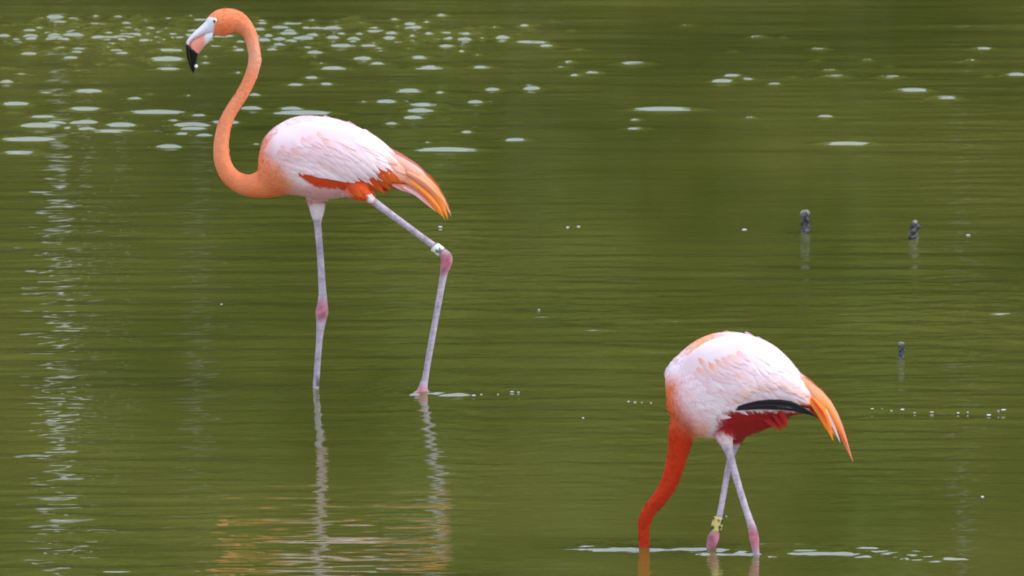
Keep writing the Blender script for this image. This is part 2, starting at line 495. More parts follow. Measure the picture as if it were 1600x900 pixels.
# ------------------------------------------------------------------ the birds
class Bird:
    def __init__(self, foot_px, foot_py, label):
        self.Y0 = G(foot_px, foot_py).y
        self.loc = Vector((G(foot_px, foot_py).x, self.Y0, 0))
        self.root = bpy.data.objects.new("flamingo", None)
        self.root.empty_display_size = .2
        COL.objects.link(self.root)
        self.root.location = self.loc
        tag(self.root, label, "flamingo", "flamingos wading in the lake")
        self.far = []                       # feather geometry for the far wing

    def part(self, name, me, mat, parent=None, colfun=None):
        if colfun:
            co = verts_np(me)
            px, py = project(co)
            set_col(me, colfun(px, py, co))
        shift(me, self.loc)
        return link(name, me, mat, parent or self.root)

    def surf(self, px, py):
        d = ray(px, py).normalized()
        h = self.bvh.ray_cast(CAM, d)
        return (h[0], h[1]) if h[0] is not None else None

    def feather(self, name, parent, pts, w, col, tipcol=None, depth=None, lift=(0.000, 0.004), camber=.22, mirror=True, mat=None, shape=1.0):
        """pts: polyline on the photograph; lies on the bird, or at the given depths where it stands free"""
        N = 9
        if depth is None:
            h = self.surf(*pts[0])
            if h is None or abs(h[1].y) < .22: return None
        c = catmull(pts, 8)
        seglen = np.r_[0, np.cumsum(np.linalg.norm(np.diff(c, axis=0), axis=1))]
        ts = np.linspace(0, 1, N)
        cx = np.interp(ts * seglen[-1], seglen, c[:, 0]); cy = np.interp(ts * seglen[-1], seglen, c[:, 1])
        loc, nor = [], []
        for i in range(N):
            if depth is not None:
                d = np.interp(ts[i], np.linspace(0, 1, len(depth)), depth)
                loc.append(P(cx[i], cy[i], self.Y0 + d)); nor.append(Vector((.15, -1, .35)).normalized())
            else:
                h = self.surf(cx[i], cy[i])
                if h and (not loc or (h[0] - loc[-1]).length < .03):
                    loc.append(h[0]); nor.append(h[1] if h[1].y < 0 else -h[1])
                elif loc:
                    loc.append(P(cx[i], cy[i], loc[-1].y)); nor.append(nor[-1])
                else:
                    loc.append(P(cx[i], cy[i], self.Y0 - .03)); nor.append(Vector((0, -1, .2)).normalized())
        nm = sum(nor, Vector()).normalized()
        nor = [(n_ * .5 + nm * .5).normalized() for n_ in nor]
        m = self.Y0 / F_PX
        V, U = [], []
        prof = [.45, .75, .93, 1, .98, .86, .66, .38, .05]
        for i in range(N):
            t = ts[i]
            tan = (loc[min(i + 1, N - 1)] - loc[max(i - 1, 0)]).normalized()
            side = tan.cross(nor[i]).normalized()
            hw = w * .5 * m * prof[i] ** shape
            p = loc[i] + nor[i] * (lift[0] + (lift[1] - lift[0]) * t)
            for s in (-1, -.5, 0, .5, 1):
                V.append(p + side * hw * s - nor[i] * camber * hw * s * s)
                U.append(((s + 1) / 2, t))
        F = [(i * 5 + j, i * 5 + j + 1, i * 5 + j + 6, i * 5 + j + 5) for i in range(N - 1) for j in range(4)]
        base = V[2].copy()
        me = bpy.data.meshes.new(name)
        me.from_pydata([v - base for v in V], [], F)
        uv = me.uv_layers.new(name="UVMap")
        lu = np.array([U[v] for f in F for v in f], np.float32)
        uv.data.foreach_set("uv", lu.ravel())
        tt = np.array([u[1] for u in U])
        tipcol = col if tipcol is None else tipcol
        cols = mix(col, tipcol, sstep(.35, .95, tt))
        set_col(me, cols); smooth(me)
        o = link(name, me, mat or M_FEATHER, parent, base - self.loc)
        if mirror:
            self.far.append(([Vector((v.x, 2 * self.Y0 - v.y, v.z)) for v in V], F, cols, U))
        return o

    def down(self, body, n, keep, flow, size=1.0):
        """short contour feathers all over the skin, one tangled coat"""
        me = body.data
        co = verts_np(me) + np.array(self.loc)
        px, py = project(co)
        nr = np.empty(len(co) * 3); me.vertices.foreach_get("normal", nr); nr = nr.reshape(-1, 3)
        cc = np.empty(len(co) * 4, np.float32); me.color_attributes["Col"].data.foreach_get("color", cc); cc = cc.reshape(-1, 4)[:, :3]
        ok = np.nonzero(keep(px, py))[0]
        ids = rng.choice(ok, min(n, len(ok)), replace=False)
        p, nn, c = co[ids] - np.array(self.loc), nr[ids], cc[ids]
        dx, dz = flow(px[ids], py[ids])
        d = np.stack([dx, np.zeros_like(dx), dz], 1) + rng.normal(0, .16, (len(ids), 3))
        d -= nn * (d * nn).sum(1)[:, None]
        d /= np.linalg.norm(d, axis=1)[:, None] + 1e-6
        d = d + nn * rng.uniform(.05, .20, (len(ids), 1))
        side = np.cross(d, nn); side /= np.linalg.norm(side, axis=1)[:, None] + 1e-6
        L = size * rng.uniform(.007, .013, (len(ids), 1)); W = L * rng.uniform(.14, .24, (len(ids), 1))
        p = p - nn * .0006
        V = np.stack([p, p + d * L * .5 + side * W, p + d * L + nn * -.0003, p + d * L * .5 - side * W], 1).reshape(-1, 3)
        F = np.arange(len(V)).reshape(-1, 4)
        m2 = bpy.data.meshes.new("down"); m2.from_pydata(V.tolist(), [], F.tolist())
        set_col(m2, np.repeat(np.clip(c * rng.uniform(.92, 1.08, (len(ids), 1)), 0, 1), 4, 0))
        o = link("down", m2, M_FEATHER, body); o["kind"] = "stuff"

    def far_wing(self, bm, colfun):
        """the wing on the far side, feathers and all, as one mesh"""
        me0 = remesh(bm, .003, 3)
        co = verts_np(me0); px, py = project(co)
        cols = [colfun(px, py, co)]
        V = [tuple(v) for v in co]; F = [tuple(p.vertices) for p in me0.polygons]
        for (v, f, c, u) in self.far:
            b = len(V); V += [tuple(q) for q in v]; F += [tuple(i + b for i in q)[::-1] for q in f]; cols.append(c)
        me = bpy.data.meshes.new("wing"); me.from_pydata(V, [], F); set_col(me, np.concatenate(cols)); smooth(me)
        shift(me, self.loc)
        link("wing", me, M_BODY, self.root)

WHITE = np.array((.91, .73, .78)); PINK = np.array((.87, .46, .50)); SALMON = np.array((.86, .36, .20))
ORANGE = np.array((.88, .26, .035)); RED = np.array((.66, .060, .012)); NECK = np.array((.82, .235, .10))
LEG = np.array((.42, .34, .40)); KNEE = np.array((.46, .14, .18)); BLACK = np.array((.006, .005, .006))

def band(bird, parent_name, p0, p1, r, dep, cfun, label):
    bm = bmesh.new()
    tp = [(p0[0] * (1 - t) + p1[0] * t, p0[1] * (1 - t) + p1[1] * t, r * (1.0 if 0.08 < t < .92 else .9), dep) for t in (0, .05, .1, .3, .5, .7, .9, .95, 1)]
    tube(bm, bird.Y0, tp, 3, 28)
    bmesh.ops.recalc_face_normals(bm, faces=bm.faces)
    me = bpy.data.meshes.new(parent_name); bm.to_mesh(me); bm.free(); smooth(me)
    o = bird.part(parent_name, me, M_BAND, None, cfun)
    o["label"] = label
    return o

def blob(bird, name, px, py, r, dep, cols, mat, parent=None):
    bm = bmesh.new()
    bmesh.ops.create_icosphere(bm, subdivisions=2, radius=r * bird.Y0 / F_PX)
    bmesh.ops.translate(bm, verts=bm.verts, vec=P(px, py, bird.Y0 + dep))
    me = bpy.data.meshes.new(name); bm.to_mesh(me); bm.free(); smooth(me)
    return bird.part(name, me, mat, parent, lambda a, b, c: np.repeat(np.array([cols]), len(a), 0))

def scatter(region, step, jit):
    """points spread evenly over a polygon on the photograph"""
    poly = np.array(region, float)
    x0, y0 = poly.min(0); x1, y1 = poly.max(0)
    out = []
    y, row = y0, 0
    while y <= y1:
        x = x0 + (row % 2) * step * .5
        while x <= x1:
            q = (x + random.uniform(-jit, jit), y + random.uniform(-jit, jit))
            ins = False
            for (ax, ay), (bx, by) in zip(poly, np.roll(poly, -1, 0)):
                if (ay > q[1]) != (by > q[1]) and q[0] < (bx - ax) * (q[1] - ay) / (by - ay) + ax: ins = not ins
            if ins: out.append(q)
            x += step
        y += step * .8; row += 1
    return out

def bent(x, y, ang, L, curve=0.0):
    """a slightly curved quill line from its root"""
    a = math.radians(ang)
    pts = []
    for t in (0, .35, .7, 1):
        aa = a + math.radians(curve) * (t - .3)
        pts.append((x + L * t * math.cos(aa), y + L * t * math.sin(aa)))
    return pts

# ---------- the walking flamingo
def flamingo_walking():
    B = Bird(600, 610, "pink and orange flamingo walking upright with neck raised and one leg drawn back")
    Y0 = B.Y0
    bm = bmesh.new()
    body_pairs = [(404,244,402,296,.030,0),(411,219,425,306,.056,0),(424,203,448,304,.072,0),(445,189,470,306,.080,0),(470,181,495,312,.084,0),
        (501,182,520,311,.084,0),(530,187,545,307,.080,0),(563,200,568,304,.072,0),(590,215,586,298,.060,0),(612,234,606,294,.046,0),
        (630,254,624,293,.034,0),(646,267,640,296,.024,0),(660,282,655,300,.014,0)]
    pair_loft(bm, Y0, body_pairs)
    tube(bm, Y0, [(328,46,12,0),(335,41,18,0),(346,36,21.5,0),(358,33,20,0),(371,34.5,17,0),(383,43,13,0),(391,56,10.8,0),(396,75,9.8,0),(398,95,9.8,0),
        (391.5,120,9.8,0),(379,146,9.8,0),(366.5,165,9.8,0),(356.5,182,10.2,0),(349,203,11,0),(345.5,228,12,0),(347.5,252,12.8,0),(357,272,14,0),
        (373,285,15.5,0),(394,290,18.5,0),(418,285,25,0),(445,270,35,0)], 6, 24, .95)
    # standing leg (far side) and the leg drawn back (near side)
    tube(bm, Y0, [(498,290,26,.02),(495,308,18,.03),(495,322,13,.035),(495.5,336,9.5,.035),(496,348,6.2,.035),(497.5,364,5.5,.035),(500.5,400,5.5,.035),(503.5,450,6,.035),
        (504,470,7.6,.035),(503,488,10,.035),(501.5,503,7.6,.035),(499,530,5.3,.035),(496,570,5,.035),(493,612,5,.035),(489,680,5,.035)], 5, 14)
    tube(bm, Y0, [(545,288,22,-.03),(562,300,14,-.045),(575,308,8.2,-.05),(585,316,6.4,-.05),(630,349,5.3,-.05),(670,378.5,5.3,-.05),(688,392,7.2,-.05),(697.5,403,9.6,-.05),
        (696,416,8.3,-.05),(692.5,432,5.8,-.05),(684,480,5,-.05),(673,540,5,-.05),(664.5,590,5.2,-.05),(661.5,603,7,-.05),(660,613,8.5,-.05),(659,624,7,-.05)], 5, 14)
    tube(bm, Y0, [(661,608,5,-.05),(652,613,3.5,-.055),(644,619,2.8,-.06)], 4, 10)
    tube(bm, Y0, [(661,608,5,-.05),(668,613,3.5,-.045),(676,619,2.8,-.04)], 4, 10)
    body_me = remesh(bm, .0022, 3)

    def bodycol(px, py, co):
        n1 = vnoise(px * .06, py * .06, 2.0); n2 = vnoise(px * .22, py * .12, 3.0)
        c = np.repeat(WHITE[None], len(px), 0) * 1.0
        c = mix(c, PINK, np.clip(.35 + .35 * n1 + .15 * n2, 0, 1))
        # orange neck running into the breast
        edge = px - (411 + np.clip(py - 235, 0, 80) * .62) + 7 * n1
        c = mix(c, NECK * (1, 1, 1), 1 - sstep(-10, 26, edge))
        lo = sstep(285, 306, py) * (1 - sstep(440, 470, px))
        c = mix(c, (.78, .16, .045), lo * .7 * sstep(370, 400, px))
        # pale highlight painted on the upper neck
        c = mix(c, (.86, .40, .27), .7 * np.exp(-((py - 82) / 28) ** 2) * sstep(375, 388, px) * (px < 412))
        c = mix(c, (.86, .30, .15), .5 * sstep(110, 160, py) * (1 - sstep(230, 270, py)) * (px < 400))
        # deep orange cheek
        c = mix(c, (.80, .17, .05), .75 * np.exp(-((px - 350) / 14) ** 2 - ((py - 44) / 12) ** 2))
        # white face
        f = 1 - sstep(330.5, 336.5, px + (py - 45) * .10)
        c = mix(c, (.78, .74, .80), f * (py < 72) * (py > 27))
        # pink belly
        c = mix(c, (.74, .36, .36), sstep(282, 300, py) * sstep(440, 465, px) * (1 - sstep(535, 560, px)))
        # red under the wing
        red = sstep(268, 272, py + 2 * n2) * (1 - sstep(-2, 3, py - (275 + np.clip(px - 466, 0, 24) * .62 + np.clip(px - 490, 0, 60) * .10) + 2 * n2)) * sstep(462, 468, px) * (1 - sstep(545, 560, px))
        c = mix(c, RED, red)
        red2 = sstep(256, 262, py) * sstep(535, 552, px) * (1 - sstep(628, 645, px))
        c = mix(c, RED * (1.05, 1.3, 1), red2)
        c = mix(c, ORANGE, sstep(632, 648, px) * (py < 320))
        # legs
        th = sstep(316, 324, py + 2 * n2) * (px < 530)
        c = mix(c, (.80, .66, .66), th)
        leg = sstep(338, 347, py) * (px < 540)
        hip = sstep(578, 586, px) * sstep(303, 309, py - (px - 580) * .5) * (py > 300)
        c = mix(c, (.76, .66, .66), sstep(571, 576, px) * (1 - sstep(583, 588, px)) * sstep(301, 304, py) * (1 - sstep(316, 318, py)))
        leg2 = np.clip(hip * sstep(583, 588, px + (py - 310) * .5), 0, 1) * (co[:, 1] < Y0 - .03)
        leg = np.maximum(leg, np.maximum(leg2, sstep(338, 346, py)))
        c = mix(c, LEG * (1 + .22 * vnoise(px * .5, py * .12, 31)[:, None] + .14 * vnoise(px * .2, py * .9, 32)[:, None]), leg)
        k1 = np.exp(-(((px - 503) / 16) ** 2 + ((py - 486) / 17) ** 4))
        k2 = np.exp(-(((px - 697) / 14) ** 4 + ((py - 411) / 19) ** 4))
        k3 = np.exp(-(((px - 660) / 18) ** 2 + ((py - 613) / 10) ** 4))
        c = mix(c, KNEE * (1 + .3 * n2[:, None] + .25 * vnoise(px * .5, py * .45, 41)[:, None]), np.clip(.95 * np.maximum(k1, k2), 0, 1))
        c = mix(c, KNEE * 1.25, .8 * k3)
        # dark mottling low on one side of the standing leg, dark line at the tail-side thigh
        c = mix(c, (.05, .04, .05), .8 * sstep(575, 600, py) * (px > 493.5) * (px < 515) * (vnoise(px * .5, py * .3, 4) > -.1))
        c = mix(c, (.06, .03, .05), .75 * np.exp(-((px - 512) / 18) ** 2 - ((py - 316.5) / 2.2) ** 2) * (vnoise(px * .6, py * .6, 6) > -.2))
        return np.clip(c, 0, 1)

    # near wing shell
    wing_pairs = [(412,234,416,246,.012,-.046),(428,212,440,264,.026,-.050),(458,194,470,273,.034,-.052),(500,188,505,279,.036,-.053),(540,196,540,286,.035,-.052),
        (570,209,568,282,.030,-.048),(594,225,589,281,.025,-.040),(614,243,606,286,.020,-.033),(632,259,624,288,.015,-.026),(644,270,640,290,.008,-.020)]
    wb = bmesh.new(); pair_loft(wb, Y0, wing_pairs)
    wing_me = remesh(wb, .0025, 3)
    def wingcol(px, py, co):
        n1 = vnoise(px * .07, py * .07, 5.0)
        c = mix(np.repeat(WHITE[None], len(px), 0), PINK, np.clip(.3 + .3 * n1, 0, 1))
        c = mix(c, NECK, .65 * (1 - sstep(412, 436, px)))
        c = mix(c, SALMON, .9 * sstep(585, 615, px))
        return mix(c, RED, sstep(266, 272, py - (px - 480) * .1) * (px > 462))
    tmp = bmesh.new(); tmp.from_mesh(body_me); tmp.from_mesh(wing_me)
    B.bvh = BVHTree.FromBMesh(tmp); tmp.free()
    # contour feathers laid like shingles
    wing = B.part("wing", wing_me, M_FEATHER, None, wingcol)
    # red coverts that peep out below the pale ones
    for (x, y, a, L, w) in [(462,272,18,40,7),(470,274,20,42,10),(486,278,18,44,13),(500,281,18,40,13),(512,284,20,34,12)]:
        B.feather("feather", wing, bent(x, y, a, L, 8), w, RED, RED * .9, lift=(-.002, .001))
    for (x, y, a, L, w) in [(536,288,28,38,14),(545,290,38,26,13),(552,280,32,42,16),(562,274,30,46,17),(572,266,33,46,17),(582,260,38,42,17),(592,264,33,36,15),(600,272,22,30,13),(576,256,40,44,15),(584,252,42,44,14),(590,258,38,42,14),(560,286,14,50,14),(575,285,8,46,13)]:
        B.feather("feather", wing, bent(x, y, a, L, 6), w, RED * (1, 1.1, 1), mix(RED, ORANGE, random.uniform(.1, .5)), lift=(-.001, .0035))
    # salmon tertials behind
    for (x, y, a, L, w, t) in [(594,234,48,36,12,.6),(602,240,44,46,14,.8),(606,246,40,50,16,.85),(614,250,38,46,14,.9),(600,228,47,36,12,.5),(612,240,42,40,13,.5)]:
        B.feather("feather", wing, bent(x, y, a, L, -8), w, mix(WHITE, SALMON, t * .8), mix(PINK, ORANGE, t * .8), lift=(-.001, .004))
    pts = scatter([(418,222),(436,204),(463,186),(505,184),(537,190),(566,204),(588,220),(578,236),(562,240),(548,252),(525,254),(500,250),(470,246),(440,240),(414,236)], 10.5, 3.6)
    pts.sort(key=lambda q: -(q[0] + q[1]))
    for (x, y) in pts:
        ang = 34 + 14 * sstep(430, 520, x) - 6 * sstep(225, 265, y) + random.gauss(0, 4)
        L = random.uniform(44, 66) * (.8 + .2 * sstep(425, 480, x)); w = random.uniform(9, 13)
        wt = sstep(470, 560, x) * (1 - sstep(215, 250, y - (x - 520) * .35))
        base = mix(PINK, WHITE, np.clip(.40 + .5 * wt + random.gauss(0, .22), 0, 1))
        st = random.random()
        if st < .2 and y < 238: base = mix(base, (.86, .45, .28), random.uniform(.35, .7))
        if x < 436: base = mix(base, NECK, random.uniform(.15, .5))
        B.feather("feather", wing, bent(x, y, ang, L, -6), w, base, mix(base, WHITE, .45), lift=(-.0012, .0015), camber=.10)
    # a few crisp pale tips along the lower edge of the wing
    for (x, y, a, L, w) in [(436,252,24,44,12),(452,256,26,46,13),(470,258,30,48,14),(486,258,33,50,14),(500,260,35,48,14),(515,262,36,46,14),(528,262,36,40,14),(540,256,36,44,15),(550,248,40,46,15),(560,240,46,44,14)]:
        base = mix(PINK, WHITE, random.uniform(.4, .9))
        B.feather("feather", wing, bent(x, y, a, L, -8), w, base, mix(base, WHITE, .5), lift=(-.001, .004), camber=.2)
    # long drooping tips
    tail = None
    tb = bmesh.new()
    pair_loft(tb, Y0, [(622,262,618,290,.020,0),(645,276,640,296,.020,0),(665,292,658,304,.014,0),(682,308,676,318,.008,0),(694,326,690,332,.003,0)])
    tail_me = remesh(tb, .0022, 2)
    tail = B.part("tail", tail_me, M_FEATHER, None, lambda a, b, c: np.repeat(ORANGE[None], len(a), 0))
    OR2 = np.array((.91, .27, .035))
    specs = [([(640,282),(664,300),(684,322),(696,345)], 6, OR2, OR2, (-.040,-.038,-.030)),
             ([(636,268),(664,284),(688,308),(703,330)], 6, SALMON, ORANGE, (-.042,-.040,-.030)),
             ([(630,292),(652,304),(670,320),(682,332)], 6, PINK, SALMON, (-.036,-.032,-.026)),
             ([(608,284),(632,292),(650,300),(668,316)], 13, PINK, PINK, (-.030,-.024,-.018)),
             ([(612,282),(645,296),(672,316),(691,338)], 12, SALMON, OR2, (-.030,-.026,-.016)),
             ([(612,268),(650,285),(678,308),(694,334)], 16, SALMON, OR2, (-.034,-.030,-.020)),
             ([(610,252),(650,272),(682,300),(700,343)], 16, SALMON, OR2, (-.038,-.036,-.026)),
             ([(622,258),(658,276),(688,305),(705,338)], 9, SALMON, mix(OR2, WHITE, .3), (-.030,-.026,-.018)),
             ([(606,238),(634,256),(654,267),(671,281)], 13, mix(PINK, SALMON, .4), mix(WHITE, SALMON, .4), (-.036,-.030,-.022)),
             ([(615,246),(640,262),(660,278),(680,300)], 13, mix(PINK, SALMON, .7), ORANGE, (-.040,-.037,-.028))]
    for pl, w, c0, c1, dep in specs:
        B.feather("feather", tail, pl, w, np.asarray(c0), np.asarray(c1), depth=dep, lift=(0, 0), camber=.3, shape=1.2)
    fw = bmesh.new(); pair_loft(fw, Y0, [p[:5] + (-p[5],) for p in wing_pairs])
    B.far_wing(fw, wingcol)
    body = B.part("body", body_me, M_BODY, None, bodycol)
    line = catmull([(340,30),(358,24),(383,43),(391,56),(396,75),(398,95),(391.5,120),(379,146),(366.5,165),(356.5,182),(349,203),(345.5,228),(347.5,252),(357,272),(373,285),(400,290),(470,280),(560,300),(640,340)], 6)
    tan = np.gradient(line, axis=0)
    def flow(px, py):
        k = np.argmin((px[:, None] - line[None, :, 0]) ** 2 + (py[:, None] - line[None, :, 1]) ** 2, 1)
        b = (px > 440)
        t = tan[k] / np.linalg.norm(tan[k], axis=1)[:, None]
        return np.where(b, .8, t[:, 0]), np.where(b, -.6, -t[:, 1])
    B.down(body, 9000, lambda a, b: (a > 342) & (b < 335) & ~((b > 304) & (a > 570)), flow)

    # beak
    def loft_px(pairs):
        b = bmesh.new()
        pair_loft(b, Y0, [p[:4] + (p[4] * Y0 / F_PX, 0) for p in pairs], 4, 18)
        bmesh.ops.recalc_face_normals(b, faces=b.faces)
        me = bpy.data.meshes.new("beak"); b.to_mesh(me); b.free(); smooth(me); return me
    def beakcol(px, py, co, lower):
        n = vnoise(px * .4, py * .4, 8)
        if lower:
            c = mix(np.repeat(np.array([(.82, .30, .22)]), len(px), 0), (.80, .74, .78), sstep(317, 324, px))
        else:
            c = mix(np.repeat(np.array([(.76, .72, .80)]), len(px), 0), (.80, .58, .62), .5 * (1 - sstep(295, 308, px)))
        k = sstep(-1.5, 1.5, py - (67 + (px - 291) * .86) + 1.5 * n)
        return mix(c, BLACK, k)
    up = loft_px([(327,27,336,53,14),(316,38.5,324,52,10),(304,49.5,311,57.5,8),(296,58,302.5,61.5,6.8),(291.3,65,297,67.5,6),(290.2,75,295,77,5.5),(292,90,296.5,91,4.8),(296,104,299.5,105,3.4),(301,113.5,302,114,1)])
    lo = loft_px([(334,48,331,62,12),(323,51,321.5,70,9.5),(312,56,316,77,8),(303,60.5,312.5,81,7.4),(297.5,66.5,309.3,86,6.6),(295.4,76,307.6,93,5.6),(297,90,306.3,101,4.4),(299.5,104,304.3,109,2.6),(301.6,113,302.6,114.5,.8)])
    bk = B.part("beak", up, M_HORN, None, lambda a, b, c: beakcol(a, b, c, False))
    B.part("lower_mandible", lo, M_HORN, bk, lambda a, b, c: beakcol(a, b, c, True))
    hd = Y0 - B.surf(336, 32)[0].y
    for s in (-1, 1):
        e = blob(B, "eye", 336, 32, 4.2, s * (hd - 1.5 * Y0 / F_PX), (.80, .66, .45), M_EYE)
        blob(B, "pupil", 335, 33, 2.2, s * (hd + 1.6 * Y0 / F_PX), (.05, .04, .035), M_EYE, e)
    blob(B, "water_drop", 306.5, 103.5, 3.0, -.004, (.8, .82, .84), M_EYE)
    band(B, "leg_band", (677.5, 384.5), (690, 394), 8.2, -.05,
         lambda px, py, co: mix(np.repeat(np.array([(.80, .80, .70)]), len(px), 0), (.06, .06, .06), .85 * (vnoise(px * .55, py * .55, 9) > .32)), "white leg band with dark marks")

flamingo_walking()

# ---------- the feeding flamingo
def flamingo_feeding():
    B = Bird(1140, 864, "white-backed flamingo feeding with its neck bent down and head under water")
    Y0 = B.Y0
    bm = bmesh.new()
    body_pairs = [(1039,580,1042,642,.026,0),(1045,570,1062,670,.050,0),(1060,554,1086,683,.066,0),(1080,537,1112,685,.076,0),(1102,525,1135,687,.082,0),
        (1127,519,1155,686,.084,0),(1150,519,1178,678,.083,0),(1177,525,1200,669,.079,0),(1206,538,1219,660,.070,0),(1230,558,1238,650,.058,0),
        (1249,581,1255,646,.044,0),(1261,600,1267,640,.030,0),(1272,613,1276,636,.016,0)]
    pair_loft(bm, Y0, body_pairs)
    tube(bm, Y0, [(1108,618,48,0),(1088,642,38,0),(1073,662,28,0),(1065,680,21,.005),(1060,705,17,.010),(1053,733,15,.016),(1043,760,13.2,.022),(1029,781,12,.028),
        (1015.5,797,10.8,.034),(1007.5,815,10,.040),(1006,835,8.8,.046),(1006.5,856,7.8,.05),(1005,880,9,.05),(1000,905,14,.05),(988,925,12,.05)], 6, 24, .95)
    tube(bm, Y0, [(1140,655,26,-.02),(1133,678,16,-.03),(1136,696,9.5,-.034),(1141,712,6.4,-.034),(1150,745,5.6,-.034),(1162,785,5.4,-.034),(1171,812,5.8,-.034),
        (1176,828,7.2,-.034),(1178.5,842,7.8,-.034),(1180,855,6.2,-.034),(1182,868,5.2,-.034),(1185,900,5,-.034)], 5, 14)
    tube(bm, Y0, [(1152,665,20,.02),(1148,692,9,.032),(1145,706,6,.034),(1139,725,5,.034),(1131,770,4.8,.034),(1123,812,5,.034),(1118,830,7,.034),(1114,842,9.3,.034),
        (1111,853,7.5,.034),(1109,864,5.5,.034),(1106,900,5,.034)], 5, 14)
    body_me = remesh(bm, .0022, 3)
    DEEP = np.array((.54, .032, .004))
    SHADE_RED = np.array((.33, .011, .012))
    def bodycol(px, py, co):
        n1 = vnoise(px * .06, py * .06, 12.0); n2 = vnoise(px * .2, py * .12, 13.0)
        c = mix(np.repeat(WHITE[None], len(px), 0), PINK, np.clip(.25 + .3 * n1, 0, 1))
        # orange along the crown of the back
        c = mix(c, (.86, .36, .17), .95 * np.exp(-((px - 1098) / 32) ** 2) * (1 - sstep(536, 556, py - (1098 - px) * .35 + 4 * n2)))
        # breast edge burning into the neck
        le = 1039 + np.clip(py - 600, 0, 100) * .08
        w = 1 - sstep(4, 36 + 22 * sstep(610, 680, py), px - le + 5 * n1)
        c = mix(c, (.80, .17, .045), w * sstep(572, 610, py))
        lowb = sstep(648, 682, py + 4 * n1) * (1 - sstep(1096, 1118, px))
        c = mix(c, (.82, .27, .14), .85 * lowb)
        nk = sstep(622, 688, py + (1060 - px) * .5 + 3 * n1) * (1 - sstep(1078, 1092, px - (py - 690) * .1))
        c = mix(c, DEEP, nk)
        # red belly, shade under the wing put into its dark tone
        bel = sstep(1112, 1132, px + (py - 660) * .5 + 4 * n2) * sstep(638, 646, py)
        c = mix(c, SHADE_RED, bel)
        th = sstep(672, 688, py + 3 * n2) * (1 - sstep(1143, 1149, px)) * (px > 1100) * (co[:, 1] < Y0)
        c = mix(c, (.82, .58, .58), th)
        leg = sstep(690, 700, py) * (px > 1095)
        c = mix(c, LEG * 1.15 * (1 + .22 * vnoise(px * .5, py * .12, 31)[:, None] + .14 * vnoise(px * .2, py * .9, 32)[:, None]), leg)
        k1 = np.exp(-(((px - 1179) / 16) ** 4 + ((py - 842) / 20) ** 4))
        k2 = np.exp(-(((px - 1114) / 16) ** 4 + ((py - 845) / 18) ** 4))
        c = mix(c, KNEE * (1 + .3 * n2[:, None] + .25 * vnoise(px * .5, py * .45, 41)[:, None]), np.clip(.95 * np.maximum(k1, k2), 0, 1))
        return np.clip(c, 0, 1)
    wing_pairs = [(1062,570,1070,610,.006,-.046),(1080,550,1092,640,.018,-.052),(1106,533,1118,650,.029,-.055),(1135,526,1150,644,.036,-.057),(1165,529,1178,634,.035,-.056),
        (1195,541,1203,630,.031,-.052),(1221,559,1226,630,.026,-.044),(1242,584,1246,634,.020,-.034),(1255,603,1260,638,.014,-.026),(1264,612,1270,640,.008,-.02)]
    wb = bmesh.new(); pair_loft(wb, Y0, wing_pairs)
    wing_me = remesh(wb, .0025, 3)
    def wingcol(px, py, co):
        n1 = vnoise(px * .07, py * .07, 15.0)
        c = mix(np.repeat(WHITE[None], len(px), 0), PINK, np.clip(.15 + .3 * n1, 0, 1))
        c = mix(c, SALMON, .7 * sstep(604, 620, py) * (px > 1140))
        return mix(c, SHADE_RED, sstep(630, 634, py) * (px > 1152))
    tmp = bmesh.new(); tmp.from_mesh(body_me); tmp.from_mesh(wing_me)
    B.bvh = BVHTree.FromBMesh(tmp); tmp.free()
    wing = B.part("wing", wing_me, M_FEATHER, None, wingcol)
    # black flight feathers along the lower edge
    for (pl, w, c) in [([(1150,640),(1190,637),(1238,640),(1272,650)], 5.5, BLACK * 1.5), ([(1152,637),(1192,632),(1238,635),(1277,652)], 6, BLACK * 3), ([(1154,636),(1192,628),(1238,630),(1279,653)], 7, BLACK)]:
        o = B.feather("feather", wing, pl, w, c, c, depth=(-.085, -.088, -.080, -.052), lift=(0, 0), camber=.3, shape=.7)
        o["label"] = "black flight feather"
    # salmon coverts over the black
    for i in range(34):
        t = random.random()
        up = random.random() ** 1.5
        x = 1140 + 116 * t; y = 604 - 16 * math.sin(t * math.pi) + 8 * t - 18 * up
        k = (1 - up) * random.uniform(.5, 1)
        B.feather("feather", wing, bent(x, y, 36 + 6 * t + random.gauss(0, 4), random.uniform(30, 40), -10), random.uniform(9, 13), mix(WHITE, PINK, .5), mix(WHITE, (.86, .46, .32), k), lift=(-.001, .0045 - .003 * up), camber=.16)
    pts = scatter([(1062,566),(1086,540),(1116,524),(1150,521),(1180,527),(1210,543),(1234,564),(1248,588),(1240,600),(1215,598),(1190,600),(1165,606),(1145,618),(1120,618),(1095,606),(1078,590)], 11.0, 3.8)
    pts.sort(key=lambda q: -(q[0] + q[1]))
    for (x, y) in pts:
        ang = 44 + 8 * sstep(1090, 1180, x) - 14 * sstep(580, 620, y) + random.gauss(0, 4)
        if x < 1130 and y > 560: ang += random.gauss(-8, 12)
        L = random.uniform(44, 66) * (1 - .35 * sstep(1205, 1245, x)); w = random.uniform(9, 13)
        wt = sstep(1110, 1180, x) * (1 - sstep(575, 605, y - (x - 1180) * .4))
        base = mix(PINK, WHITE * 1.04, np.clip(.36 + .6 * wt + random.gauss(0, .28), 0, 1))
        if y < 560 and x < 1135: base = mix(base, (.87, .40, .22), random.choice((.1, .35, .6)))
        B.feather("feather", wing, bent(x, y, ang, L, -6), w, base, mix(base, WHITE, .5), lift=(-.0012, .0015), camber=.10)
